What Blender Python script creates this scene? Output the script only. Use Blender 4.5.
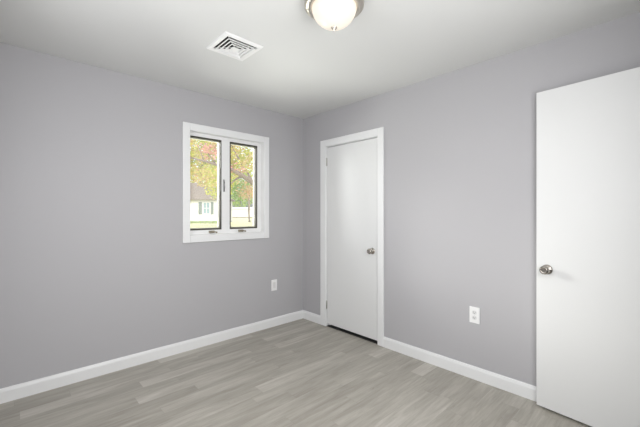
import bpy, bmesh, math, random
from mathutils import Vector, Matrix
random.seed(7)
S = bpy.context.scene
for o in list(bpy.data.objects):
    bpy.data.objects.remove(o)
COL = S.collection
PI = math.pi

# ------------------------------------------------------------------ camera
FPX = 332.43
YAW = 0.81857
CAM = Vector((-2.6366, -3.1178, 1.2862))
HOR = 212.97
FW = Vector((math.cos(YAW), math.sin(YAW), 0))
RT = Vector((math.sin(YAW), -math.cos(YAW), 0))
cd = bpy.data.cameras.new('camera')
cam = bpy.data.objects.new('camera', cd)
COL.objects.link(cam)
cam.location = CAM
cam.rotation_euler = (PI / 2, 0, YAW - PI / 2)
cd.sensor_width = 36
cd.lens = FPX / 640 * 36
cd.shift_y = -(213.5 - HOR) / 640
cd.clip_start = 0.02
cd.clip_end = 500
S.camera = cam

# ------------------------------------------------------------------ sky, added daylight lamps, exposure
W = bpy.data.worlds.new('sky')
S.world = W
W.use_nodes = True
nt = W.node_tree
nt.nodes.clear()
sky = nt.nodes.new('ShaderNodeTexSky')
sky.sky_type = 'NISHITA'
sky.sun_disc = False
sky.sun_elevation = math.radians(42)
sky.sun_rotation = math.radians(200)
sky.dust_density = 4
sky.air_density = 1.0
hs = nt.nodes.new('ShaderNodeHueSaturation')
hs.inputs['Saturation'].default_value = 0.45
bg = nt.nodes.new('ShaderNodeBackground')
bg.inputs['Strength'].default_value = 0.32
wo = nt.nodes.new('ShaderNodeOutputWorld')
nt.links.new(sky.outputs[0], hs.inputs['Color'])
nt.links.new(hs.outputs[0], bg.inputs['Color'])
nt.links.new(bg.outputs[0], wo.inputs['Surface'])

def light(name, kind, loc, target, energy, col=(1, 1, 1), **kw):
    l = bpy.data.lights.new(name, kind)
    l.energy = energy
    l.color = col
    for k, v in kw.items():
        setattr(l, k, v)
    o = bpy.data.objects.new(name, l)
    COL.objects.link(o)
    o.location = loc
    d = Vector(target) - Vector(loc)
    o.rotation_euler = d.to_track_quat('-Z', 'Y').to_euler()
    return o

# sun lamp added for the soft sky glow through the window
light('sky_glow_lamp', 'SUN', (-4, 9, 4), (-3.0, 6.35, 3.15), 2.6, (1, 0.97, 0.92), angle=math.radians(14))
# area lamps added outside, out of view, to strengthen the window daylight
light('window_fill_left', 'AREA', (-2.1, 0.9, 2.1), (-0.1, -0.8, 1.05), 105, (1, 1, 1), shape='RECTANGLE', size=1.2, size_y=1.4)
light('window_fill_low', 'AREA', (-1.0, 1.0, 0.25), (-0.8, -0.6, 2.2), 170, (1, 1, 0.96), shape='RECTANGLE', size=1.8, size_y=1.2)
# added fill lamps, set in front of the blinds of two made-up windows
light('west_fill_lamp', 'AREA', (-2.93, -1.75, 1.5), (0, -1.75, 0.75), 23, (0.97, 0.98, 1.0), shape='RECTANGLE', size=1.7, size_y=1.2)
light('south_fill_lamp', 'AREA', (-1.75, -3.27, 1.45), (-1.75, 0, 1.35), 32, (1, 1, 1), shape='RECTANGLE', size=1.3, size_y=1.2)

S.view_settings.view_transform = 'Standard'
S.view_settings.look = 'None'
S.view_settings.gamma = 1
S.view_settings.use_curve_mapping = False
S.view_settings.exposure = 0.15

# ------------------------------------------------------------------ helpers
def at(px, py, t):
    """world point on the line through a photo pixel at forward depth t"""
    return CAM + t * (FW + (px - 320) / FPX * RT) + Vector((0, 0, (HOR - py) / FPX * t))

def mat(name, col, rough=0.5, metal=0.0, emit=None, estr=0.0, bump=0.0, bscale=200.0, var=0.0, vscale=3.0, spec=0.5):
    m = bpy.data.materials.new(name)
    m.use_nodes = True
    n = m.node_tree.nodes
    L = m.node_tree.links
    b = n['Principled BSDF']
    b.inputs['Base Color'].default_value = (*col, 1)
    b.inputs['Roughness'].default_value = rough
    b.inputs['Metallic'].default_value = metal
    b.inputs['Specular IOR Level'].default_value = spec
    if emit:
        b.inputs['Emission Color'].default_value = (*emit, 1)
        b.inputs['Emission Strength'].default_value = estr
    tc = n.new('ShaderNodeTexCoord')
    if var > 0:
        nz = n.new('ShaderNodeTexNoise')
        nz.inputs['Scale'].default_value = vscale
        nz.inputs['Detail'].default_value = 4
        L.new(tc.outputs['Object'], nz.inputs['Vector'])
        mx = n.new('ShaderNodeMix')
        mx.data_type = 'RGBA'
        mx.inputs[6].default_value = (*[c * (1 - var) for c in col], 1)
        mx.inputs[7].default_value = (*[min(1, c * (1 + var)) for c in col], 1)
        L.new(nz.outputs[0], mx.inputs[0])
        L.new(mx.outputs[2], b.inputs['Base Color'])
    if bump > 0:
        nb = n.new('ShaderNodeTexNoise')
        nb.inputs['Scale'].default_value = bscale
        nb.inputs['Detail'].default_value = 2
        L.new(tc.outputs['Object'], nb.inputs['Vector'])
        bp = n.new('ShaderNodeBump')
        bp.inputs['Strength'].default_value = bump
        bp.inputs['Distance'].default_value = 0.002
        L.new(nb.outputs[0], bp.inputs['Height'])
        L.new(bp.outputs[0], b.inputs['Normal'])
    return m

def box(bm, x0, x1, y0, y1, z0, z1, bev=0.0, mi=0, seg=2):
    vs = [bm.verts.new((x, y, z)) for x in (x0, x1) for y in (y0, y1) for z in (z0, z1)]
    q = [(0, 1, 3, 2), (4, 6, 7, 5), (0, 4, 5, 1), (2, 3, 7, 6), (0, 2, 6, 4), (1, 5, 7, 3)]
    fs = []
    for a in q:
        f = bm.faces.new([vs[i] for i in a])
        f.material_index = mi
        fs.append(f)
    if bev > 0:
        es = list({e for f in fs for e in f.edges})
        bmesh.ops.bevel(bm, geom=es, offset=bev, segments=seg, affect='EDGES', profile=0.5)

def prism(bm, prof, axis, a0, a1, mi=0):
    """extrude a closed 2-D profile along an axis; prof holds the two other coordinates in xyz order"""
    def pt(u, v, a):
        return {'x': (a, u, v), 'y': (u, a, v), 'z': (u, v, a)}[axis]
    A = [bm.verts.new(pt(u, v, a0)) for u, v in prof]
    B = [bm.verts.new(pt(u, v, a1)) for u, v in prof]
    n = len(prof)
    for i in range(n):
        bm.faces.new((A[i], A[(i + 1) % n], B[(i + 1) % n], B[i])).material_index = mi
    bm.faces.new(A).material_index = mi
    bm.faces.new(list(reversed(B))).material_index = mi

def lathe(bm, prof, seg=32, M=None, mi=0):
    """revolve (r, h) about local z, then transform by M"""
    M = M or Matrix()
    rings = []
    for r, h in prof:
        if r < 1e-6:
            rings.append([bm.verts.new(M @ Vector((0, 0, h)))])
        else:
            rings.append([bm.verts.new(M @ Vector((r * math.cos(2 * PI * k / seg), r * math.sin(2 * PI * k / seg), h))) for k in range(seg)])
    for a, b in zip(rings, rings[1:]):
        for k in range(seg):
            k2 = (k + 1) % seg
            vs = [a[k % len(a)], a[k2 % len(a)], b[k2 % len(b)], b[k % len(b)]]
            vs = list(dict.fromkeys(vs))
            if len(vs) > 2:
                f = bm.faces.new(vs)
                f.material_index = mi
                f.smooth = True

def tube(bm, pts, rad, seg=8, mi=0):
    """tapered tube through points"""
    rings = []
    for i, p in enumerate(pts):
        p = Vector(p)
        d = (Vector(pts[min(i + 1, len(pts) - 1)]) - Vector(pts[max(i - 1, 0)])).normalized()
        a = d.cross(Vector((0, 0, 1)))
        if a.length < 0.05:
            a = d.cross(Vector((0, 1, 0)))
        a.normalize()
        b = d.cross(a)
        r = rad[i] if isinstance(rad, (list, tuple)) else rad
        rings.append([bm.verts.new(p + r * (math.cos(2 * PI * k / seg) * a + math.sin(2 * PI * k / seg) * b)) for k in range(seg)])
    for A, B in zip(rings, rings[1:]):
        for k in range(seg):
            f = bm.faces.new((A[k], A[(k + 1) % seg], B[(k + 1) % seg], B[k]))
            f.smooth = True
            f.material_index = mi
    bm.faces.new(rings[0]).material_index = mi
    bm.faces.new(list(reversed(rings[-1]))).material_index = mi

def obj(name, bm, mats, parent=None, loc=(0, 0, 0), rotz=0, normals=True):
    if normals:
        bmesh.ops.recalc_face_normals(bm, faces=bm.faces)
    me = bpy.data.meshes.new(name)
    bm.to_mesh(me)
    bm.free()
    for m in (mats if isinstance(mats, (list, tuple)) else [mats]):
        me.materials.append(m)
    o = bpy.data.objects.new(name, me)
    COL.objects.link(o)
    o.location = loc
    o.rotation_euler = (0, 0, rotz)
    if parent:
        o.parent = parent
    return o

def tag(o, label=None, cat=None, group=None, kind=None):
    for k, v in (('label', label), ('category', cat), ('group', group), ('kind', kind)):
        if v:
            o[k] = v
    return o

def empty(name, loc, rotz=0):
    o = bpy.data.objects.new(name, None)
    COL.objects.link(o)
    o.location = loc
    o.rotation_euler = (0, 0, rotz)
    o.empty_display_size = 0.1
    return o

def boxes(lst, bev=0.0):
    bm = bmesh.new()
    for b in lst:
        box(bm, *b, bev=bev)
    return bm

# ------------------------------------------------------------------ materials
M_wall = mat('lavender_grey_paint', (0.462, 0.456, 0.474), 0.62, bump=0.12, bscale=260, spec=0.35)
M_ceil = mat('flat_ceiling_paint', (0.72, 0.725, 0.715), 0.85, bump=0.1, bscale=180, spec=0.2)
M_trim = mat('white_semigloss_paint', (0.82, 0.825, 0.83), 0.35)
M_door = mat('white_door_paint', (0.76, 0.765, 0.765), 0.42, bump=0.05, bscale=120)
M_plate = mat('white_plastic', (0.88, 0.88, 0.88), 0.3)
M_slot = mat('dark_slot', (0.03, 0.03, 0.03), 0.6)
M_grey_plastic = mat('pale_grey_plastic', (0.74, 0.74, 0.74), 0.35)
M_nickel = mat('satin_nickel', (0.44, 0.41, 0.37), 0.2, 1.0)
M_brushed = mat('brushed_nickel', (0.66, 0.62, 0.55), 0.3, 1.0)
M_hinge = mat('hinge_steel', (0.55, 0.54, 0.52), 0.35, 1.0)
M_bowl = mat('frosted_lamp_glass', (0.5, 0.47, 0.42), 0.3, emit=(1.0, 0.88, 0.72), estr=0.52)
M_vinyl = mat('white_vinyl', (0.85, 0.85, 0.85), 0.35)
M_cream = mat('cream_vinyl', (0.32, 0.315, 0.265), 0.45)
M_bronze = mat('dark_bronze_screen_frame', (0.06, 0.055, 0.045), 0.45, 0.3)
M_crank = mat('tan_metal', (0.36, 0.32, 0.25), 0.35, 0.6)
M_lever = mat('grey_metal', (0.22, 0.22, 0.22), 0.4, 0.5)
M_dark = mat('dark_duct', (0.02, 0.02, 0.02), 0.8)
M_vent = mat('white_enamel', (0.84, 0.84, 0.84), 0.35)
M_siding = mat('white_siding', (0.66, 0.66, 0.64), 0.6)
M_roof = mat('weathered_tan_shingles', (0.21, 0.175, 0.15), 0.9, var=0.25, vscale=6)
M_shut = mat('grey_green_shutter', (0.16, 0.20, 0.19), 0.6)
M_hglass = mat('pale_window_glass', (0.22, 0.32, 0.36), 0.25)
M_fence = mat('white_fence_vinyl', (0.68, 0.68, 0.64), 0.5)
M_bark = mat('grey_brown_bark', (0.24, 0.19, 0.16), 0.9, var=0.3, vscale=8)
M_lawn = mat('dry_lawn', (0.60, 0.59, 0.36), 0.95, var=0.2, vscale=0.6)

def glass_mat():
    m = bpy.data.materials.new('window_glass')
    m.use_nodes = True
    n = m.node_tree.nodes
    n.clear()
    L = m.node_tree.links
    t = n.new('ShaderNodeBsdfTransparent')
    t.inputs[0].default_value = (0.95, 0.96, 0.95, 1)
    g = n.new('ShaderNodeBsdfGlossy')
    g.inputs['Roughness'].default_value = 0.02
    fr = n.new('ShaderNodeFresnel')
    fr.inputs[0].default_value = 1.35
    mx = n.new('ShaderNodeMixShader')
    o = n.new('ShaderNodeOutputMaterial')
    L.new(fr.outputs[0], mx.inputs[0])
    L.new(t.outputs[0], mx.inputs[1])
    L.new(g.outputs[0], mx.inputs[2])
    L.new(mx.outputs[0], o.inputs[0])
    return m
M_glass = glass_mat()

def screen_mat():
    m = bpy.data.materials.new('insect_screen')
    m.use_nodes = True
    n = m.node_tree.nodes
    n.clear()
    L = m.node_tree.links
    t = n.new('ShaderNodeBsdfTransparent')
    d = n.new('ShaderNodeBsdfTranslucent')
    d.inputs[0].default_value = (0.8, 0.8, 0.78, 1)
    mx = n.new('ShaderNodeMixShader')
    mx.inputs[0].default_value = 0.03
    o = n.new('ShaderNodeOutputMaterial')
    L.new(t.outputs[0], mx.inputs[1])
    L.new(d.outputs[0], mx.inputs[2])
    L.new(mx.outputs[0], o.inputs[0])
    return m
M_screen = screen_mat()

def leaf_mat(name, cols):
    m = bpy.data.materials.new(name)
    m.use_nodes = True
    n = m.node_tree.nodes
    n.clear()
    L = m.node_tree.links
    g = n.new('ShaderNodeNewGeometry')
    r = n.new('ShaderNodeValToRGB')
    r.color_ramp.interpolation = 'LINEAR'
    el = r.color_ramp.elements
    while len(el) < len(cols):
        el.new(0.5)
    for i, c in enumerate(cols):
        el[i].position = i / (len(cols) - 1)
        el[i].color = (*c, 1)
    d = n.new('ShaderNodeBsdfDiffuse')
    t = n.new('ShaderNodeBsdfTranslucent')
    mx = n.new('ShaderNodeMixShader')
    mx.inputs[0].default_value = 0.45
    o = n.new('ShaderNodeOutputMaterial')
    L.new(g.outputs['Random Per Island'], r.inputs[0])
    L.new(r.outputs[0], d.inputs[0])
    L.new(r.outputs[0], t.inputs[0])
    L.new(d.outputs[0], mx.inputs[1])
    L.new(t.outputs[0], mx.inputs[2])
    L.new(mx.outputs[0], o.inputs[0])
    return m

def floor_mat():
    m = bpy.data.materials.new('grey_oak_vinyl_plank')
    m.use_nodes = True
    n = m.node_tree.nodes
    L = m.node_tree.links
    b = n['Principled BSDF']
    PW, PL = 0.11, 0.92
    def math_(op, a, c=None):
        k = n.new('ShaderNodeMath')
        k.operation = op
        for i, v in enumerate((a, c)):
            if v is None:
                continue
            if isinstance(v, (int, float)):
                k.inputs[i].default_value = v
            else:
                L.new(v, k.inputs[i])
        return k.outputs[0]
    tc = n.new('ShaderNodeTexCoord')
    sp = n.new('ShaderNodeSeparateXYZ')
    L.new(tc.outputs['Object'], sp.inputs[0])
    x, y = sp.outputs[0], sp.outputs[1]
    yr = math_('DIVIDE', math_('ADD', y, 11.44), PW)
    row = math_('FLOOR', yr)
    wn = n.new('ShaderNodeTexWhiteNoise')
    wn.noise_dimensions = '1D'
    L.new(row, wn.inputs['W'])
    xr = math_('DIVIDE', math_('ADD', math_('ADD', x, 20.0), math_('MULTIPLY', wn.outputs[0], PL)), PL)
    colm = math_('FLOOR', xr)
    cb = n.new('ShaderNodeCombineXYZ')
    L.new(row, cb.inputs[0])
    L.new(colm, cb.inputs[1])
    w2 = n.new('ShaderNodeTexWhiteNoise')
    w2.noise_dimensions = '2D'
    L.new(cb.outputs[0], w2.inputs['Vector'])
    # per-plank tone: mostly one grey, a few lighter boards whose pale end fades along the board
    fx = math_('FRACT', xr)
    fy = math_('FRACT', yr)
    r1 = n.new('ShaderNodeValToRGB')
    e = r1.color_ramp.elements
    e[0].position = 0.0
    e[0].color = (0.36, 0.36, 0.36, 1)
    e[1].position = 1.0
    e[1].color = (0.86, 0.86, 0.86, 1)
    for p, v in ((0.35, 0.42), (0.84, 0.50), (0.90, 0.68)):
        k = e.new(p)
        k.color = (v, v, v, 1)
    L.new(w2.outputs[0], r1.inputs[0])
    fade = math_('SUBTRACT', 1.0, math_('MULTIPLY', fx, 0.75))
    tone = math_('ADD', 0.45, math_('MULTIPLY', math_('SUBTRACT', r1.outputs[0], 0.45), fade))
    # broad cloudy streaks along the boards
    def grain(sx, sy, scale, detail, rough, dist):
        cg = n.new('ShaderNodeCombineXYZ')
        L.new(math_('ADD', math_('MULTIPLY', x, sx), math_('MULTIPLY', w2.outputs[0], 37.0)), cg.inputs[0])
        L.new(math_('MULTIPLY', y, sy), cg.inputs[1])
        L.new(math_('MULTIPLY', w2.outputs[0], 9.0), cg.inputs[2])
        g = n.new('ShaderNodeTexNoise')
        g.inputs['Scale'].default_value = scale
        g.inputs['Detail'].default_value = detail
        g.inputs['Roughness'].default_value = rough
        g.inputs['Distortion'].default_value = dist
        L.new(cg.outputs[0], g.inputs['Vector'])
        return g.outputs[0]
    broad = grain(1.6, 13.0, 1.3, 3, 0.55, 0.8)
    fine = grain(3.0, 42.0, 1.6, 6, 0.7, 0.6)
    fleck = grain(5.0, 24.0, 2.0, 4, 0.6, 1.5)
    v = math_('ADD', tone, math_('MULTIPLY', math_('SUBTRACT', broad, 0.5), 1.05))
    v = math_('ADD', v, math_('MULTIPLY', math_('SUBTRACT', fine, 0.5), 0.75))
    fl = math_('MULTIPLY', math_('MAXIMUM', math_('SUBTRACT', fleck, 0.62), 0.0), 2.2)
    v = math_('SUBTRACT', v, fl)
    r2 = n.new('ShaderNodeValToRGB')
    e = r2.color_ramp.elements
    e[0].position = 0.0
    e[0].color = (0.265, 0.245, 0.212, 1)
    e[1].position = 1.0
    e[1].color = (0.555, 0.530, 0.482, 1)
    k = e.new(0.5)
    k.color = (0.392, 0.370, 0.326, 1)
    L.new(v, r2.inputs[0])
    sy = math_('LESS_THAN', math_('MINIMUM', fy, math_('SUBTRACT', 1.0, fy)), 0.008)
    sx = math_('LESS_THAN', math_('MINIMUM', fx, math_('SUBTRACT', 1.0, fx)), 0.0012)
    seam = math_('MAXIMUM', sy, sx)
    ms = n.new('ShaderNodeMix')
    ms.data_type = 'RGBA'
    L.new(math_('MULTIPLY', seam, 0.22), ms.inputs[0])
    L.new(r2.outputs[0], ms.inputs[6])
    ms.inputs[7].default_value = (0.16, 0.145, 0.125, 1)
    L.new(ms.outputs[2], b.inputs['Base Color'])
    b.inputs['Roughness'].default_value = 0.42
    b.inputs['Specular IOR Level'].default_value = 0.4
    bp = n.new('ShaderNodeBump')
    bp.inputs['Strength'].default_value = 0.15
    bp.inputs['Distance'].default_value = 0.001
    L.new(fine, bp.inputs['Height'])
    L.new(bp.outputs[0], b.inputs['Normal'])
    return m
M_floor = floor_mat()

# ------------------------------------------------------------------ room shell
H = 2.44
XW = -2.95            # inner face of the left (west) wall
YS = -3.30            # inner face of the wall behind the camera
TA = 0.15             # outer wall thickness
TB = 0.12
HY = -5.1             # hallway far end
WX0, WX1, WZ0, WZ1 = -1.403, -0.570, 1.070, 2.068     # window opening
DY0, DY1, DZ = -1.147, -0.394, 2.050                   # closet opening
OX0, OX1, OZ = -0.905, -0.125, 2.10                    # doorway behind the camera

def struct(name, bm, m, label, cat):
    return tag(obj(name, bm, m), label, cat, kind='structure')

struct('floor', boxes([(XW - 0.15, 0.85, HY - 0.1, TA, -0.12, 0.0)]), M_floor, 'grey oak plank floor running the whole room', 'floor')
struct('ceiling', boxes([(XW - 0.15, 0.85, HY - 0.1, TA, H, H + 0.12)]), M_ceil, 'flat white ceiling over the whole room', 'ceiling')
struct('wall_back', boxes([(XW, WX0, 0, TA, 0, H), (WX1, 0.0, 0, TA, 0, H),
                           (WX0, WX1, 0, TA, 0, WZ0), (WX0, WX1, 0, TA, WZ1, H)]), M_wall,
       'lavender grey wall with the double window', 'wall')
struct('wall_right', boxes([(0, TB, DY1, TA, 0, H), (0, TB, YS, DY0, 0, H), (0, TB, DY0, DY1, DZ, H)]), M_wall,
       'lavender grey wall with the closet door', 'wall')
# left wall with an opening for an added, unseen window
LY0, LY1, LZ0, LZ1 = -2.60, -0.90, 0.90, 2.10
struct('wall_left', boxes([(XW - TA, XW, LY1, TA, 0, H), (XW - TA, XW, HY, LY0, 0, H),
                           (XW - TA, XW, LY0, LY1, 0, LZ0), (XW - TA, XW, LY0, LY1, LZ1, H)]), M_wall,
       'lavender grey wall at the left, outside the photo', 'wall')
struct('wall_front', boxes([(XW, -2.40, YS - TB, YS, 0, H), (-1.10, OX0, YS - TB, YS, 0, H), (-2.40, -1.10, YS - TB, YS, 0, 0.85), (-2.40, -1.10, YS - TB, YS, 2.05, H), (OX1, TB, YS - TB, YS, 0, H), (OX0, OX1, YS - TB, YS, OZ, H)]), M_wall,
       'lavender grey wall behind the camera with the doorway', 'wall')
struct('wall_hallway', boxes([(XW, TB + 0.1, HY - 0.1, HY, 0, H), (TB, TB + 0.1, HY, YS, 0, H)]), M_wall,
       'hallway walls beyond the doorway', 'wall')
struct('wall_closet', boxes([(0.75, 0.85, -1.6, TA, 0, H), (TB, 0.75, -1.6, -1.5, 0, H), (TB, 0.75, 0.05, TA, 0, H)]), M_wall,
       'inside walls of the closet', 'wall')
# added unseen windows with casings and drawn blinds, backing the fill lamps
M_blind = mat('white_blind_fabric', (0.82, 0.82, 0.80), 0.8, bump=0.1, bscale=300)
def casing_y(lst, x0, x1, a0, a1, z0, z1, w=0.07, e=0.004):
    for p, q, r, t in ((a0 - w, a0 + e, z0 - w, z1 + w), (a1 - e, a1 + w, z0 - w, z1 + w), (a0 + e, a1 - e, z1 - e, z1 + w), (a0 + e, a1 - e, z0 - w, z0 + e)):
        lst.append((x0, x1, p, q, r, t))
    return lst
w2 = struct('added_window_west', boxes(casing_y([], XW - 0.001, XW + 0.016, LY0, LY1, LZ0, LZ1)), M_trim, 'white casing of an added unseen window in the left wall', 'window')
obj('added_blind', boxes([(XW - 0.06, XW - 0.05, LY0, LY1, LZ0, LZ1)]), M_blind, w2)
FX0, FX1, FZ0, FZ1 = -2.40, -1.10, 0.85, 2.05
w3 = struct('added_window_south', boxes([(b, c, YS - 0.001, YS + 0.016, d, e) for _, _, b, c, d, e in casing_y([], 0, 0, FX0, FX1, FZ0, FZ1)]), M_trim,
            'white casing of an added unseen window behind the camera', 'window')
obj('added_blind', boxes([(FX0, FX1, YS - 0.06, YS - 0.05, FZ0, FZ1)]), M_blind, w3)

# baseboards: flat board with an eased top
BH, BT = 0.098, 0.014
def base_prof(s=1):
    return [(0, 0), (s * BT, 0), (s * BT, BH - 0.022), (s * BT * 0.75, BH - 0.010), (s * BT * 0.55, BH - 0.002), (s * BT * 0.3, BH), (0, BH)]
CY0, CY1 = -1.2045, -0.3215     # outer edges of the closet casing
bm = bmesh.new(); prism(bm, base_prof(-1), 'x', XW, 0)
struct('baseboard_back', bm, M_trim, 'white baseboard below the window wall', 'baseboard')
bm = bmesh.new(); prism(bm, base_prof(-1), 'y', YS, CY0)
struct('baseboard_right', bm, M_trim, 'white baseboard between closet door and open door', 'baseboard')
bm = bmesh.new(); prism(bm, base_prof(-1), 'y', CY1, -BT * 0.9)
struct('baseboard_corner', bm, M_trim, 'short white baseboard between room corner and closet door', 'baseboard')

# ------------------------------------------------------------------ closet door and its casing
bm = bmesh.new()
CT = 2.114
ci0, ci1, cit = DY0 + 0.012, DY1 - 0.012, DZ - 0.012    # casing inner edge
for a, b, c, d in ((CY0, ci0, 0, CT), (ci1, CY1, 0, CT), (ci0, ci1, cit, CT)):
    box(bm, -0.017, 0.0005, a, b, c, d, bev=0.004)
# jamb lining and stop
box(bm, 0.0, TB, DY0, DY0 + 0.017, 0, DZ)
box(bm, 0.0, TB, DY1 - 0.017, DY1, 0, DZ)
box(bm, 0.0, TB, DY0, DY1, DZ - 0.017, DZ)
box(bm, 0.042, 0.054, DY0 + 0.015, DY0 + 0.03, 0, DZ - 0.016)
box(bm, 0.042, 0.054, DY1 - 0.03, DY1 - 0.015, 0, DZ - 0.016)
box(bm, 0.042, 0.054, DY0 + 0.015, DY1 - 0.015, DZ - 0.03, DZ - 0.016)
struct('trim_1', bm, M_trim, 'white flat casing around the closet door', 'door frame')

struct('gap_shade_strip', boxes([(0.003, TB, DY0 + 0.017, DY1 - 0.017, 0, 0.005)]), M_slot, 'black strip painted as the shade in the gap under the closet door', 'painted shade')  # added black strip that paints the shade of the door gap

def knob(parent, M):
    """satin knob: round rosette, neck and flattened ball; M maps local +z to the door's outward normal"""
    bm = bmesh.new()
    lathe(bm, [(0, 0), (0.031, 0), (0.032, 0.003), (0.030, 0.007), (0.022, 0.010), (0.0125, 0.012), (0.0115, 0.024), (0.0125, 0.030)], 36, M)
    r = obj('rosette', bm, M_nickel, parent)
    bm = bmesh.new()
    lathe(bm, [(0.012, 0.026), (0.017, 0.030), (0.0235, 0.036), (0.0272, 0.043), (0.0278, 0.050), (0.0255, 0.057),
               (0.020, 0.062), (0.0165, 0.0632), (0.0155, 0.0618), (0.010, 0.0622), (0, 0.0624)], 36, M)
    k = obj('door_knob', bm, M_nickel, parent)
    return k

D1 = bmesh.new()
dy0, dy1 = DY0 + 0.0215, DY1 - 0.0215
box(D1, 0.004, 0.039, dy0, dy1, 0.031, DZ - 0.0235, bev=0.0015)
door1 = obj('door_1', D1, M_door)
tag(door1, 'closed flat white closet door with round nickel knob', 'door', kind='structure')
toW = Matrix.Rotation(-PI / 2, 4, 'Y')           # local z -> -x
knob(door1, Matrix.Translation((0.004, -1.060, 0.908)) @ toW)
for hz in (1.865, 0.245):
    bm = bmesh.new()
    lathe(bm, [(0, 0), (0.0055, 0), (0.0055, 0.088), (0.004, 0.091), (0, 0.092)], 12, Matrix.Translation((-0.003, dy1 + 0.0035, hz - 0.045)))
    box(bm, -0.001, 0.006, dy1 - 0.004, dy1 + 0.003, hz - 0.044, hz + 0.044)
    tag(obj('hinge', bm, M_hinge, door1), 'steel hinge knuckle')
bm = bmesh.new()
box(bm, 0.000, 0.012, dy0 - 0.004, dy0 + 0.001, 0.88, 0.937)
tag(obj('latch_plate', bm, M_hinge, door1), 'steel latch strip on the door edge')

# ------------------------------------------------------------------ open door (swung back beside the right wall)
DF = Vector((-0.076, -2.487, 0))                 # free edge, room-side corner
ang = math.atan2(0.757, 0.072)                   # direction from hinge to free edge
DL = 0.76
HG = DF - DL * Vector((math.cos(ang), math.sin(ang), 0))
bm = bmesh.new()
box(bm, 0, DL, -0.035, 0, 0.014, 2.084, bev=0.0018)
door2 = obj('door_2', bm, M_door, loc=HG, rotz=ang)
tag(door2, 'flat white door standing open at the right edge of the room', 'door', kind='structure')
knob(door2, Matrix.Translation((DL - 0.062, 0, 0.919)) @ Matrix.Rotation(-PI / 2, 4, 'X'))
bm = bmesh.new()
box(bm, DL - 0.001, DL + 0.001, -0.029, -0.006, 0.905, 0.960)
tag(obj('latch_plate', bm, M_hinge, door2), 'steel latch strip on the door edge')
for hz in (1.87, 1.05, 0.22):
    bm = bmesh.new()
    lathe(bm, [(0, 0), (0.0055, 0), (0.0055, 0.088), (0, 0.09)], 12, Matrix.Translation((-0.004, -0.031, hz - 0.045)))
    box(bm, -0.004, 0.002, -0.034, -0.006, hz - 0.044, hz + 0.044)
    obj('hinge', bm, M_hinge, door2)
bm = bmesh.new()
for a, b, c, d in ((OX0 - 0.075, OX0 + 0.012, 0, OZ + 0.075), (OX1 - 0.012, -0.016, 0, OZ + 0.075), (OX0 + 0.012, OX1 - 0.012, OZ - 0.012, OZ + 0.075)):
    box(bm, a, b, YS, YS + 0.016, c, d, bev=0.003)
struct('trim_2', bm, M_trim, 'white casing of the doorway behind the camera', 'door frame')

# ------------------------------------------------------------------ double casement window
win = tag(empty('window_1', ((WX0 + WX1) / 2, 0, WZ0)), 'white double casement window in the lavender grey wall', 'window', kind='structure')
wl = -Vector(win.location)
def wobj(name, bm, m, parent=None):
    bmesh.ops.translate(bm, verts=bm.verts, vec=wl)
    return obj(name, bm, m, parent or win)
bm = bmesh.new()
ox0, ox1, oz0, oz1 = -1.466, -0.512, 1.008, 2.130
iw = 0.006
for a, b, c, d in ((ox0, WX0 + iw, oz0, oz1), (WX1 - iw, ox1, oz0, oz1), (WX0 + iw, WX1 - iw, WZ1 - iw, oz1), (WX0 + iw, WX1 - iw, oz0, WZ0 + iw)):
    box(bm, a, b, -0.018, -0.0002, c, d, bev=0.003)
wobj('window_casing', bm, M_trim)
bm = bmesh.new()
FY0, FY1 = 0.052, 0.125
MX0, MX1 = -1.048, -0.957            # mullion
sx = ((-1.382, MX0), (MX1, -0.622))  # clear openings of the two sashes
sz0, sz1 = 1.118, 2.030
jt = 0.012
# jamb liner
box(bm, WX0, WX0 + jt * 0.5, -0.001, FY1 + 0.025, WZ0, WZ1)
box(bm, WX1 - jt * 0.5, WX1, -0.001, FY1 + 0.025, WZ0, WZ1)
box(bm, WX0, WX1, -0.001, FY1 + 0.025, WZ1 - jt * 0.5, WZ1)
box(bm, WX0, WX1, -0.001, FY1 + 0.025, WZ0, WZ0 + jt * 0.5)
# frame face
box(bm, WX0 + 0.003, sx[0][0], FY0, FY1, WZ0 + 0.003, WZ1 - 0.003, bev=0.002)
box(bm, sx[1][1], WX1 - 0.003, FY0, FY1, WZ0 + 0.003, WZ1 - 0.003, bev=0.002)
box(bm, MX0, MX1, FY0, FY1, WZ0 + 0.003, WZ1 - 0.003, bev=0.002)
for a, b in sx:
    box(bm, a, b, FY0, FY1, sz1, WZ1 - 0.003)
    box(bm, a, b, FY0, FY1, WZ0 + 0.003, sz0)
wobj('window_frame', bm, M_vinyl)

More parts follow.
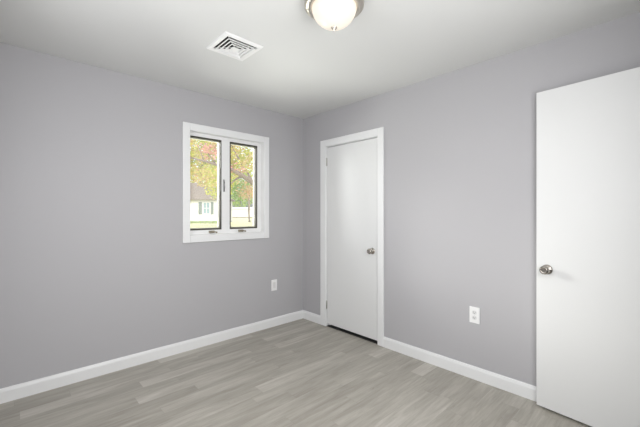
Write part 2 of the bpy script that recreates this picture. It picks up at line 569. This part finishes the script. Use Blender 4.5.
def sash(a, b, crank_x):
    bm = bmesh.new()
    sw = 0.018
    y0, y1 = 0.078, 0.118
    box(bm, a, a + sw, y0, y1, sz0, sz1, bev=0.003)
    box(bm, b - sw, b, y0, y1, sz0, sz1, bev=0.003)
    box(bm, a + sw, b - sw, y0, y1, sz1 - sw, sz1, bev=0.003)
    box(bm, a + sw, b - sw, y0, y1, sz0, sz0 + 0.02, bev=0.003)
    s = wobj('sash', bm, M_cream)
    bm = bmesh.new()
    t = 0.013
    ya, yb = 0.056, 0.070
    box(bm, a, a + t, ya, yb, sz0, sz1)
    box(bm, b - t, b, ya, yb, sz0, sz1)
    box(bm, a + t, b - t, ya, yb, sz1 - t * 1.15, sz1)
    box(bm, a + t, b - t, ya, yb, sz0, sz0 + t)
    tag(wobj('screen_frame', bm, M_bronze, s), 'dark bronze screen frame')
    bm = bmesh.new()
    box(bm, a + t, b - t, 0.0628, 0.0632, sz0 + t, sz1 - t * 1.15)
    tag(wobj('screen_mesh', bm, M_screen, s), 'fine pale insect screen')
    bm = bmesh.new()
    box(bm, a + sw - 0.004, b - sw + 0.004, 0.096, 0.100, sz0 + 0.016, sz1 - sw + 0.004)
    wobj('glass_pane', bm, M_glass, s)
    # folding crank on the sill of the frame
    bm = bmesh.new()
    z = 1.098
    box(bm, crank_x - 0.028, crank_x + 0.028, 0.030, 0.0522, z - 0.012, z + 0.012, bev=0.005)
    tube(bm, [(crank_x - 0.02, 0.032, z + 0.004), (crank_x - 0.004, 0.020, z + 0.006), (crank_x + 0.018, 0.016, z + 0.002), (crank_x + 0.040, 0.018, z - 0.004)], [0.007, 0.006, 0.0055, 0.005], 10)
    lathe(bm, [(0, -0.009), (0.006, -0.008), (0.0075, 0), (0.006, 0.008), (0, 0.009)], 12, Matrix.Translation((crank_x + 0.042, 0.017, z - 0.005)))
    tag(wobj('crank_handle', bm, M_crank, s), 'tan metal folding crank')
    return s
sash(*sx[0], -1.160)
sash(*sx[1], -0.835)
bm = bmesh.new()
box(bm, -1.030, -1.019, 0.046, 0.0525, 1.505, 1.63, bev=0.003)
tube(bm, [(-1.0245, 0.046, 1.618), (-1.0245, 0.038, 1.60), (-1.0245, 0.036, 1.55), (-1.0245, 0.040, 1.505)], [0.0045, 0.0045, 0.0045, 0.004], 10)
tag(wobj('latch_lever', bm, M_lever), 'grey latch lever on the mullion')

# ------------------------------------------------------------------ wall outlets
def outlet(name, loc, rotz, label, duplex):
    """plate in local x-z, facing local -y"""
    t = tag(empty(name, loc, rotz), label, 'outlet', 'wall outlets')
    bm = bmesh.new()
    w, h = 0.0385, 0.0625
    box(bm, -w, w, -0.006, 0, -h, h, bev=0.0025)
    obj('cover_plate', bm, M_plate, t)
    if duplex:
        for s in (1, -1):
            bm = bmesh.new()
            prof = []
            for k in range(28):
                a = 2 * PI * k / 28
                prof.append((0.0172 * math.cos(a), s * 0.0200 + max(-0.0135, min(0.0135, 0.0172 * math.sin(a)))))
            prism(bm, prof, 'y', -0.0085, -0.004)
            r = tag(obj('receptacle', bm, M_grey_plastic, t), 'pale grey socket face')
            bm = bmesh.new()
            zc = s * 0.0200
            box(bm, -0.0075, -0.0053, -0.0090, -0.0080, zc - 0.002, zc + 0.006)
            box(bm, 0.0053, 0.0075, -0.0090, -0.0080, zc - 0.001, zc + 0.0055)
            lathe(bm, [(0, 0), (0.0026, 0), (0.0026, 0.001), (0, 0.001)], 12, Matrix.Translation((0, -0.0080, zc - 0.0075)) @ Matrix.Rotation(PI / 2, 4, 'X'))
            obj('slot', bm, M_slot, r)
        sc = [0]
    else:
        bm = bmesh.new()
        box(bm, -0.0168, 0.0168, -0.0080, -0.004, -0.0335, 0.0335, bev=0.0012)
        r = tag(obj('receptacle', bm, M_grey_plastic, t), 'pale grey rectangular insert')
        sc = [0.047, -0.047]
    for z in sc:
        bm = bmesh.new()
        lathe(bm, [(0, 0.0015), (0.003, 0.001), (0.0034, 0), (0.0034, -0.002)], 12, Matrix.Translation((0, -0.006, z)) @ Matrix.Rotation(PI / 2, 4, 'X'))
        obj('screw', bm, M_grey_plastic, t)
    return t
outlet('wall_outlet', (-0.4355, 0, 0.4665), 0, 'small white wall plate below and right of the window', False)
outlet('wall_outlet', (0, -2.0555, 0.4955), PI / 2 * -1, 'white two socket outlet on the wall between the two doors', True)

# ------------------------------------------------------------------ ceiling air vent
vent = tag(empty('ceiling_vent', (-1.490, -1.026, H)), 'square white louvered air vent on the ceiling left of the lamp', 'vent')
def ring(bm, ho, zo, hi, zi):
    """square ring strip from half size ho at zo to half size hi at zi"""
    A = [bm.verts.new((sx_ * ho, sy_ * ho, zo)) for sx_, sy_ in ((-1, -1), (1, -1), (1, 1), (-1, 1))]
    B = [bm.verts.new((sx_ * hi, sy_ * hi, zi)) for sx_, sy_ in ((-1, -1), (1, -1), (1, 1), (-1, 1))]
    for k in range(4):
        bm.faces.new((A[k], A[(k + 1) % 4], B[(k + 1) % 4], B[k]))
def solid_ring(bm, pts):
    n = len(pts)
    for i in range(n):
        ring(bm, *pts[i], *pts[(i + 1) % n])
    bmesh.ops.remove_doubles(bm, verts=bm.verts, dist=1e-6)
bm = bmesh.new()
solid_ring(bm, [(0.143, -0.0005), (0.143, -0.004), (0.137, -0.011), (0.114, -0.011), (0.110, -0.0005)])
obj('vent_frame', bm, M_vent, vent)
bm = bmesh.new()
box(bm, -0.112, 0.112, -0.112, 0.112, -0.002, -0.0006)
tag(obj('duct_opening', bm, M_dark, vent), 'dark opening behind the louvers')
for ho in (0.104, 0.079, 0.054):
    bm = bmesh.new()
    solid_ring(bm, [(ho, -0.0165), (ho, -0.0182), (ho - 0.0075, -0.0182), (ho - 0.0155, -0.0045), (ho - 0.0135, -0.0040), (ho - 0.0065, -0.0165)])
    obj('louver', bm, M_vent, vent)
bm = bmesh.new()
box(bm, -0.029, 0.029, -0.029, 0.029, -0.0195, -0.0175, bev=0.0008)
box(bm, -0.006, 0.006, -0.006, 0.006, -0.0180, -0.0015)
obj('center_plate', bm, M_vent, vent)
bm = bmesh.new()
for a in (PI / 4, 3 * PI / 4):
    n0 = len(bm.verts)
    box(bm, -0.150, 0.150, -0.0012, 0.0012, -0.0055, -0.0025)
    bm.verts.ensure_lookup_table()
    bmesh.ops.rotate(bm, verts=bm.verts[n0:], cent=(0, 0, 0), matrix=Matrix.Rotation(a, 3, 'Z'))
obj('support_bar', bm, M_vent, vent)

# ------------------------------------------------------------------ flush ceiling lamp
lamp = tag(empty('ceiling_lamp', (-1.350, -1.855, H)), 'lit dome ceiling lamp with nickel rim and frosted glass bowl', 'lamp')
bm = bmesh.new()
lathe(bm, [(0, 0), (0.148, 0), (0.152, -0.004), (0.152, -0.012), (0.158, -0.018), (0.162, -0.028), (0.160, -0.038), (0.150, -0.044),
           (0.136, -0.048), (0.125, -0.047), (0.120, -0.040), (0, -0.034)], 64)
tag(obj('lamp_pan', bm, M_brushed, lamp), 'brushed nickel rim')
bm = bmesh.new()
pr = [(0.119, -0.036)]
for k in range(1, 19):
    a = PI / 2 * k / 18
    pr.append((0.121 * math.cos(a) if k < 18 else 0.0, -0.040 - 0.109 * math.sin(a)))
lathe(bm, pr, 64)
tag(obj('lamp_bowl', bm, M_bowl, lamp), 'glowing frosted glass bowl')
bm = bmesh.new()
lathe(bm, [(0, -0.146), (0.0155, -0.147), (0.0165, -0.151), (0.013, -0.156), (0.006, -0.160), (0.0065, -0.164), (0.004, -0.169), (0, -0.171)], 24)
tag(obj('finial', bm, M_brushed, lamp), 'small nickel finial')
lb = light('lamp_bulb', 'SPOT', (0, 0, -0.176), (0, 0, -2), 7, (1, 0.96, 0.9), spot_size=math.radians(176), spot_blend=0.5, shadow_soft_size=0.0)
lb.parent = lamp

# ------------------------------------------------------------------ outside
GZ = -0.15
bm = bmesh.new()
box(bm, -60, 120, 0.3, 160, GZ - 0.3, GZ)
struct('lawn', bm, M_lawn, 'pale dry lawn outside the window', 'lawn')

# house across the lawn, facing the window
t0 = 48.0
c0 = at(192, HOR, t0); c0.z = GZ
hdir = (c0 - CAM); hyaw = math.atan2(hdir.y, hdir.x) - PI / 2
house = tag(empty('house', c0, YAW - PI / 2), 'white one storey house with tan hip roof beyond the lawn', 'house')
u = t0 / FPX                                     # metres per pixel at the house
def hx(px): return (px - 192) * u
def hz(py): return (HOR - py) * u + CAM.z - GZ
x0, x1 = hx(160), hx(221.5)
bm = bmesh.new(); box(bm, x0, x1, 0, 6, 0, hz(198.5))
obj('siding', bm, M_siding, house)
bm = bmesh.new()
e0, e1, ez, rz = x0 - 0.4, x1 + 0.35, hz(199), hz(181)
v = [bm.verts.new(p) for p in ((e0, -0.45, ez), (e1, -0.45, ez), (e1, 6.45, ez), (e0, 6.45, ez), (x0 + 3.0, 3, rz), (hx(196), 3, rz),
                               (e0, -0.45, ez - 0.15), (e1, -0.45, ez - 0.15), (e1, 6.45, ez - 0.15), (e0, 6.45, ez - 0.15))]
for f in ((0, 1, 5, 4), (1, 2, 5), (2, 3, 4, 5), (3, 0, 4), (0, 1, 7, 6), (1, 2, 8, 7), (2, 3, 9, 8), (3, 0, 6, 9), (6, 7, 8, 9)):
    bm.faces.new([v[i] for i in f])
obj('roof', bm, M_roof, house)
def hwindow(a, b, za, zb):
    bm = bmesh.new()
    for q in ((a - .09, a, za - .09, zb + .09), (b, b + .09, za - .09, zb + .09), (a, b, zb, zb + .09), (a, b, za - .09, za), ((a + b) / 2 - .04, (a + b) / 2 + .04, za, zb), (a, b, (za + zb) / 2 - .04, (za + zb) / 2 + .04)):
        box(bm, q[0], q[1], -0.06, 0.02, q[2], q[3])
    w = obj('house_window', bm, M_siding, house)
    bm = bmesh.new(); box(bm, a, b, -0.03, 0.01, za, zb)
    obj('pane', bm, M_hglass, w)
hwindow(hx(203.6), hx(209.6), hz(213.5), hz(202.8))
for a, b in ((198.6, 202.0), (210.8, 213.6)):
    bm = bmesh.new()
    box(bm, hx(a), hx(b), -0.05, 0.01, hz(214.5), hz(202))
    for k in range(9):
        z = hz(214.5) + 0.12 + k * 0.185
        box(bm, hx(a) + 0.06, hx(b) - 0.06, -0.075, -0.045, z, z + 0.07)
    tag(obj('shutter', bm, M_shut, house), 'dark grey green shutter')
bm = bmesh.new(); box(bm, x0 - 0.02, x1 + 0.02, -0.04, 6, 0, 0.25)
obj('foundation', bm, mat('pale_concrete', (0.5, 0.5, 0.47), 0.9), house)

# long low white building far to the right of the house
t1 = 100.0
fc = at(227, HOR, t1); fc.z = GZ
shed = tag(empty('outbuilding', fc, YAW - PI / 2), 'long low white building far off, right of the house', 'building')
fu = t1 / FPX
fl = 42 * fu
fh = (HOR - 208.5) * fu + CAM.z - GZ
bm = bmesh.new(); box(bm, 0, fl, 0, 5, 0.3, fh - 0.1)
obj('siding', bm, M_fence, shed)
bm = bmesh.new(); box(bm, -0.02, fl + 0.02, -0.05, 5.02, 0, 0.3)
tag(obj('foundation', bm, M_roof, shed), 'grey strip along the foot')
bm = bmesh.new(); prism(bm, [(-0.3, fh - 0.15), (5.3, fh - 0.15), (5.3, fh + 0.05), (2.5, fh + 0.45), (-0.3, fh + 0.05)], 'x', -0.3, fl + 0.3)
obj('roof', bm, M_fence, shed)

# trees and shrubs
def leaves(bm, center, radii, n, size, hollow=0.35):
    for _ in range(n):
        while True:
            p = Vector((random.uniform(-1, 1), random.uniform(-1, 1), random.uniform(-1, 1)))
            if hollow < p.length < 1:
                break
        c = Vector(center) + Vector((p.x * radii[0], p.y * radii[1], p.z * radii[2]))
        s = size * random.uniform(0.6, 1.3)
        a = Vector((random.gauss(0, 1), random.gauss(0, 1), random.gauss(0, 0.6))).normalized()
        b = a.orthogonal().normalized()
        b = (Matrix.Rotation(random.uniform(0, 2 * PI), 3, a) @ b)
        k = a.cross(b) * 0.12 * s
        vs = [bm.verts.new(q) for q in (c - a * s, c + b * s * 0.5 + k, c + a * s, c - b * s * 0.5 + k)]
        bm.faces.new(vs)

def tree(name, base, limbs, blobs, lm, size, label, cat):
    """base: world point on the ground; limbs: list of (points, radii); blobs: (centre, radii, n), all relative to base"""
    t = tag(empty(name, base), label, cat)
    if limbs:
        for i, (pts, rad) in enumerate(limbs):
            bm = bmesh.new()
            tube(bm, pts, rad, 9)
            obj('trunk' if i == 0 else 'branch', bm, M_bark, t)
    bm = bmesh.new()
    for c, r, n in blobs:
        leaves(bm, c, r, n, size)
    obj('foliage', bm, lm, t, normals=False)
    return t
def rel(base, px, py, t): return at(px, py, t) - base

L_aut = leaf_mat('autumn_leaves', [(0.55, 0.36, 0.22), (0.62, 0.50, 0.18), (0.52, 0.51, 0.16), (0.70, 0.60, 0.30), (0.62, 0.44, 0.26), (0.46, 0.47, 0.15)])
L_pink = leaf_mat('pink_leaves', [(0.62, 0.30, 0.27), (0.70, 0.42, 0.36), (0.60, 0.36, 0.24)])
L_grn = leaf_mat('green_leaves', [(0.20, 0.34, 0.08), (0.34, 0.48, 0.12), (0.45, 0.56, 0.18), (0.28, 0.42, 0.10)])
L_yel = leaf_mat('yellow_green_leaves', [(0.52, 0.52, 0.10), (0.64, 0.62, 0.15), (0.42, 0.50, 0.12), (0.68, 0.60, 0.24)])
L_org = leaf_mat('orange_leaves', [(0.62, 0.36, 0.18), (0.68, 0.46, 0.28), (0.55, 0.44, 0.18)])

# near tree whose long branches hang across the window
tb = 15.0
B = at(272, HOR, tb); B.z = GZ
R_ = lambda px, py, dt=0: rel(B, px, py, tb + dt)
limbs = [([(0, 0, 0), R_(271, 215), R_(268, 195), R_(262, 188), R_(256, 150, .5), R_(248, 110, 1)], [0.30, 0.26, 0.24, 0.2, 0.15, 0.08]),
         ([R_(263, 190), R_(253, 183, -.6), R_(243, 176, -1.2), R_(231, 169, -1.6), R_(216, 164.5, -1.7), R_(204, 161, -1.4), R_(190, 157.5, -1)], [0.12, 0.11, 0.095, 0.08, 0.06, 0.045, 0.03]),
         ([R_(253, 183, -.6), R_(247, 172, 0), R_(240, 161, .6), R_(234, 150, .9), R_(229, 140, 1)], [0.06, 0.05, 0.04, 0.03, 0.02]),
         ([R_(243, 176, -1.2), R_(236, 179, -1), R_(228, 186, -1.4)], [0.05, 0.04, 0.02]),
         ([R_(204, 161, -1.4), R_(200, 150, .4), R_(195, 141, .8)], [0.025, 0.02, 0.015]),
         ([R_(216, 164.5, -1.7), R_(209, 155, -1.3), R_(205, 143, -1.2)], [0.028, 0.022, 0.015])]
blobs = []
rg = random.Random(3)
for k in range(34):
    px = rg.uniform(172, 275); py = rg.uniform(100, 160)
    blobs.append((R_(px, py, rg.uniform(-2, 3)), (0.7, 0.7, 0.5), 85))
for px, py in ((196, 170), (205, 174), (214, 172), (200, 180), (190, 176), (235, 178), (247, 166), (209, 182), (252, 160)):
    blobs.append((R_(px, py, rg.uniform(-1, 1.5)), (0.5, 0.6, 0.32), 60))
tree('autumn_tree', B, limbs, blobs, L_aut, 0.085, 'autumn tree with long drooping branch and pink and yellow leaves', 'tree')
bm = bmesh.new()
for px, py in ((207, 149), (212, 151), (210, 155), (236, 168)):
    leaves(bm, R_(px, py, rg.uniform(-2.2, -0.6)), (0.42, 0.4, 0.22), 42, 0.085)
tag(obj('foliage', bm, L_pink, bpy.data.objects['autumn_tree'], normals=False), 'pink leaf clusters')

# yellow green tree at the right corner of the house
tb = 34.0
B = at(226, HOR, tb); B.z = GZ
bl = [(rel(B, px, py, tb + d), (1.1, 1.1, 1.0), 330) for px, py, d in ((214, 181, 0), (220, 178, 1), (216, 190, -.5), (222, 190, 0), (211, 172, 1), (226, 182, .5))]
tree('small_tree', B, [([(0, 0, 0), (0.05, 0, 1.2), rel(B, 221, 190, tb)], [0.14, 0.12, 0.07])], bl, L_yel, 0.13,
     'yellow green small tree before the right end of the house roof', 'tree')

# green tree behind the white building
tb = 125.0
B = at(240, HOR, tb); B.z = GZ
bl = [(rel(B, px, py, tb + d), (4.0, 4.0, 3.0), 420) for px, py, d in ((236, 190, 0), (244, 188, 1), (231, 184, 0), (240, 179, -1), (248, 196, 0), (233, 198, 0), (241, 201, -.5), (252, 188, 1), (236, 172, 0))]
tree('green_tree', B, [([(0, 0, 0), (0, 0, 5), rel(B, 240, 190, tb)], [0.55, 0.45, 0.2])], bl, L_grn, 0.42, 'broad green tree standing behind the long white building', 'tree')

# slim trunk with a sparse orange crown
tb = 52.0
B = at(249.5, HOR, tb); B.z = GZ
bl = [(rel(B, px, py, tb), (1.3, 1.3, 0.8), 75) for px, py in ((249, 195), (244, 190), (252, 189), (250, 184), (246, 195), (254, 193))]
tree('slim_tree', B, [([(0, 0, 0), rel(B, 248.8, 212, tb), rel(B, 249.2, 200, tb), rel(B, 249.0, 190, tb)], [0.19, 0.16, 0.14, 0.06])], bl, L_org, 0.17,
     'slim young tree with orange leaves before the long white building', 'tree')

# big pale tree behind the house
tb = 66.0
B = at(200, HOR, tb); B.z = GZ
bl = [(rel(B, px, py, tb + d), (3.2, 3.2, 2.8), 420) for px, py, d in ((182, 172, 0), (194, 166, 1), (206, 170, 0), (216, 160, 2), (190, 150, 0), (204, 148, -1), (222, 174, 0), (228, 160, 1), (240, 152, 0), (252, 166, 0), (214, 140, 0), (176, 156, 0))]
tree('pale_tree', B, [([(0, 0, 0), (0, 0, 4), rel(B, 202, 165, tb)], [0.5, 0.42, 0.2])], bl, L_yel, 0.36, 'large pale yellow tree rising behind the house', 'tree')

# trees further left, beyond the left edge of the window view
for px0, tb, sc, m, nm, lab in ((136, 40.0, 1.0, L_yel, 'broad_tree', 'yellow green tree left of the white house'),
                                (104, 55.0, 1.5, L_grn, 'leafy_tree', 'green tree farther left of the white house'),
                                (30, 38.0, 1.2, L_aut, 'autumn_tree', 'autumn coloured tree farthest left beyond the lawn')):
    B = at(px0, HOR, tb); B.z = GZ
    bl = [((dx * sc, dy * sc, z * sc), (1.7 * sc, 1.7 * sc, 1.3 * sc), 380) for dx, dy, z in
          ((0, 0, 4.8), (1.6, .3, 3.6), (-1.6, -.3, 3.5), (.3, -1.2, 3.0), (-.8, 1, 4.2), (1.0, .8, 4.9), (2.2, 0, 2.6), (-2.3, .2, 2.5), (0, 0, 6.0))]
    tree(nm, B, [([(0, 0, 0), (0.05, 0, 1.6 * sc), (0, 0.1, 3.6 * sc)], [0.28, 0.22, 0.12])], bl, m, 0.16 * sc, lab, 'tree')

# low hedge in front of the house
tb = 45.0
A0, A1 = at(170, HOR, tb), at(222, HOR, tb)
A0.z = A1.z = GZ
hl = (A1 - A0).length
hedge = tag(empty('hedge', A0, YAW - PI / 2), 'low green hedge along the foot of the house wall', 'hedge')
bm = bmesh.new()
for k in range(22):
    leaves(bm, (hl * (k + 0.5) / 22, 0, 0.20), (0.32, 0.28, 0.18), 60, 0.075, 0.1)
obj('foliage', bm, L_grn, hedge, normals=False)
